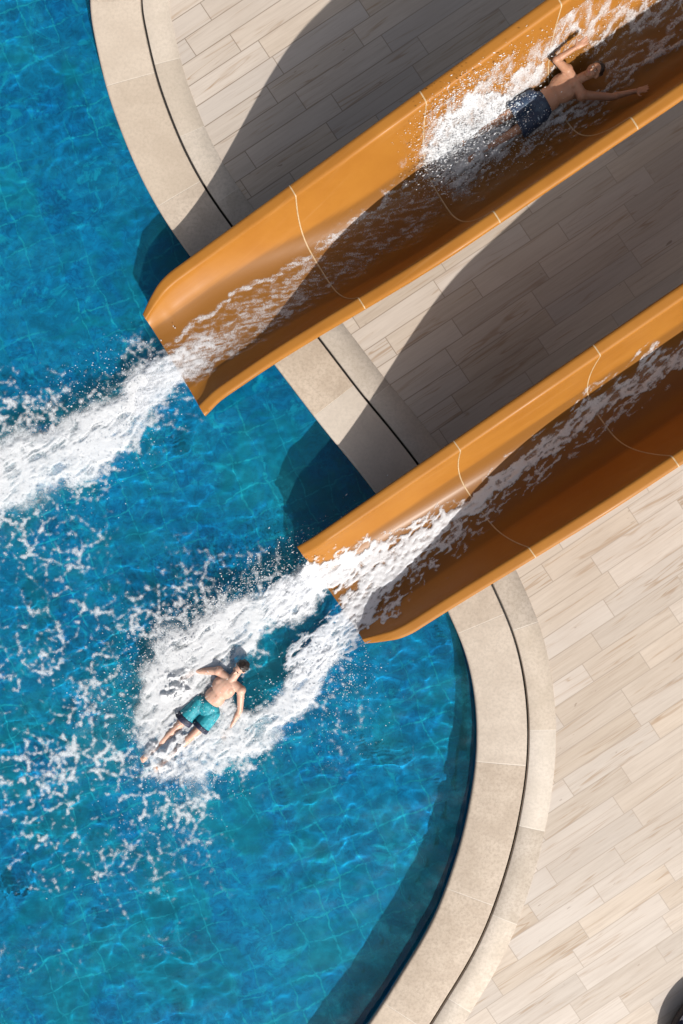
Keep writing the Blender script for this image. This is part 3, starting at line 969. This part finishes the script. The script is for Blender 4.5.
def person(label, J, skin, shorts_mat, hem_mat, hair_mat, sc, facing, crown, arms_nrm, group, shorts_fat=1.22):
    """J: joints as world points. One fused body; hair, face details and shorts are its parts."""
    base = J['hip']; inv = Matrix.Translation(-Vector(base))
    bm = bmesh.new()
    hip, bel, che, nek = (Vector(J[k]) for k in ('hip', 'belly', 'chest', 'neck'))
    up = (nek - hip).normalized(); right = (Vector(J['sh_r']) - Vector(J['sh_l'])); right = (right - up * right.dot(up)).normalized(); front = up.cross(right) * -1
    if front.dot(Vector(facing)) < 0: front = -front
    fr = (right, front, up)
    add_ell(bm, hip, (.165 * sc, .105 * sc, .13 * sc), fr, 18)
    add_ell(bm, bel, (.145 * sc, .095 * sc, .15 * sc), fr, 18)
    add_ell(bm, che, (.170 * sc, .110 * sc, .17 * sc), fr, 18)
    add_ell(bm, che + front * .05 * sc + right * .075 * sc + up * .03, (.08 * sc, .045 * sc, .07 * sc), fr, 12)
    add_ell(bm, che + front * .05 * sc - right * .075 * sc + up * .03, (.08 * sc, .045 * sc, .07 * sc), fr, 12)
    add_cap(bm, J['sh_l'], .062 * sc, J['sh_r'], .062 * sc)
    add_cap(bm, Vector(J['sh_l']).lerp(Vector(J['sh_r']), .5) - up * .02, .075 * sc, nek, .058 * sc)
    add_cap(bm, nek, .056 * sc, Vector(J['head']) - Vector(crown).normalized() * .04 * sc, .055 * sc)
    for s in 'lr':
        add_ell(bm, J['sh_' + s], (.070 * sc,) * 3)
        add_cap(bm, J['sh_' + s], .056 * sc, J['el_' + s], .042 * sc)
        add_cap(bm, J['el_' + s], .042 * sc, J['wr_' + s], .028 * sc)
        e, w = Vector(J['el_' + s]), Vector(J['wr_' + s])
        add_ell(bm, e.lerp(w, .25), (.046 * sc,) * 3, None, 10)
        hand(bm, w, Vector(J['ha_' + s]) - w, arms_nrm[s], 1 if s == 'l' else -1, sc)
        h, k, a, t = (Vector(J[q + s]) for q in ('th_', 'kn_', 'an_', 'to_'))
        add_cap(bm, h, .088 * sc, k, .058 * sc); add_cap(bm, k, .057 * sc, a, .038 * sc)
        add_ell(bm, k.lerp(a, .28) - front * .015, (.060 * sc,) * 3, None, 12)
        tv = (t - a).normalized()
        add_ell(bm, a - tv * .02, (.040 * sc,) * 3, None, 10)
        add_cap(bm, a, .036 * sc, a.lerp(t, .72), .034 * sc); xx = tv.cross(front).normalized()
        for i in range(5):
            o_ = (i - 2) * .017 * sc
            add_cap(bm, a.lerp(t, .6) + xx * o_, .014 * sc, a.lerp(t, 1.0 - abs(i - 1) * .03) + xx * o_, .010 * sc, seg=8)
    at, hf = head_shape(bm, J['head'], crown, facing, sc)
    root = fuse('person', bm, skin, None, inv, .0075, 3)
    root.location = base
    root.cycles.is_caustics_receiver = True
    tag(root, label, 'person', group)
    face_parts(root, inv, at, hf, sc, hair_mat)
    bm = bmesh.new()
    add_ell(bm, hip, (.180 * sc, .122 * sc, .135 * sc), fr, 18)
    add_ell(bm, hip + up * .06 * sc, (.163 * sc, .115 * sc, .09 * sc), fr, 18)
    hems = []
    for s in 'lr':
        h, k = Vector(J['th_' + s]), Vector(J['kn_' + s])
        e = h.lerp(k, .74)
        add_cap(bm, h, .105 * sc, e, .105 * sc * shorts_fat, False)
        add_ell(bm, h, (.106 * sc,) * 3)
        hems.append((h.lerp(k, .58), h.lerp(k, .765)))
    so_ = fuse('swim_shorts', bm, shorts_mat, root, inv, .009, 2)
    if hem_mat:
        for a, b in hems:
            bm = bmesh.new(); add_cap(bm, a, .109 * sc * shorts_fat * .98, b, .112 * sc * shorts_fat, False, 20)
            fuse('hem_band', bm, hem_mat, so_, inv, .009, 2)
    return root


def PJ(**k): return {a: P(*v) for a, v in k.items()}


JA = PJ(hip=(207, 708, .0), belly=(215, 697, .04), chest=(224, 687, .07), neck=(233, 678, .10), head=(240.5, 668, .13),
        sh_l=(218.5, 671, .08), sh_r=(241, 690, .10), el_l=(195, 671, .0), wr_l=(176, 682, -.03), ha_l=(168, 687, -.03),
        el_r=(240, 710, .03), wr_r=(229, 730, .0), ha_r=(224, 738, .01),
        th_l=(200, 702, .0), th_r=(213, 713, .0), kn_l=(177, 727, .03), kn_r=(195, 733, .035),
        an_l=(152, 751, -.015), an_r=(167, 759, -.015), to_l=(141, 761, .02), to_r=(154, 771, .02))
person('swimmer in teal shorts on his back in the foaming pool', JA, M['skin_a'], M['shorts_a'], M['hem'], M['hair'], .92,
       (-.35, -.2, .9), (.45, .45, .75), {'l': (0, 0, 1), 'r': (0, 0, 1)}, None)


def SJ(**k):
    out = {}
    for a, (px, py, up_) in k.items():
        d, t = UP.from_px(px, py, up_)
        out[a] = UP.at(d, max(-.62, min(.62, t)), up_)
    return out


JB = SJ(hip=(538, 107, .13), belly=(549, 99, .15), chest=(563, 88, .19), neck=(579, 79, .24), head=(594, 71, .28),
        sh_l=(567, 70, .22), sh_r=(582, 95, .22), el_l=(556, 60, .34), wr_l=(575, 48, .44), ha_l=(586, 41, .48),
        el_r=(611, 97, .16), wr_r=(636, 91, .15), ha_r=(650, 88, .15),
        th_l=(530, 99, .12), th_r=(541, 114, .12), kn_l=(504, 117, .10), kn_r=(512, 133, .09),
        an_l=(472, 137, .04), an_r=(480, 152, .04), to_l=(460, 144, .08), to_r=(468, 160, .08))
person('man with raised arm and navy shorts riding down the slide', JB, M['skin_b'], M['shorts_b'], None, M['hair'], .93,
       (-.35, -.15, .95), (.75, .45, .35), {'l': (-.4, -.5, .6), 'r': (0, 0, 1)}, None, 1.3)


# ------------------------------------------------------------------ round lounge seat at the corner
def pouf():
    c = P(741, 1058, .3)
    root = empty('lounge_pouf', (c.x, c.y, DECK))
    tag(root, 'dark round woven seat at the bottom right corner of the deck', 'pouf')
    N = NT('woven_fabric')
    g = N.n('ShaderNodeTexCoord').outputs['Object']
    v = N.n('ShaderNodeTexVoronoi'); N.set(v, 'Vector', g); N.set(v, 'Scale', 24.)
    n = N.noise(g, 12., 4, .6)
    cc = N.mix(N.ramp(n, .50, .58), (.025, .028, .05), (.50, .50, .56))
    m1 = N.done(N.bsdf(cc, .85, .2, N.bump(v.outputs['Distance'], .8, .02)))
    m2 = mat_plain('dark_wicker', (.05, .042, .042), (.085, .07, .065), .7, 60., .3, .8)
    seg = 72
    def lathe(nm, prof, mt):
        V = np.array([[r * math.cos(2 * math.pi * i / seg), r * math.sin(2 * math.pi * i / seg), z] for r, z in prof for i in range(seg + 1)])
        return link(nm, np_mesh(nm, V, grid_quads(len(prof), seg + 1)), mt, root, True)
    lathe('wicker_base', [(.80, .002), (.86, .03), (.88, .09), (.86, .14), (.80, .15)], m2)
    lathe('cushion', [(.80, .145), (.86, .16), (.87, .19), (.82, .22), (.6, .24), (.3, .25), (.001, .25)], m1)


pouf()
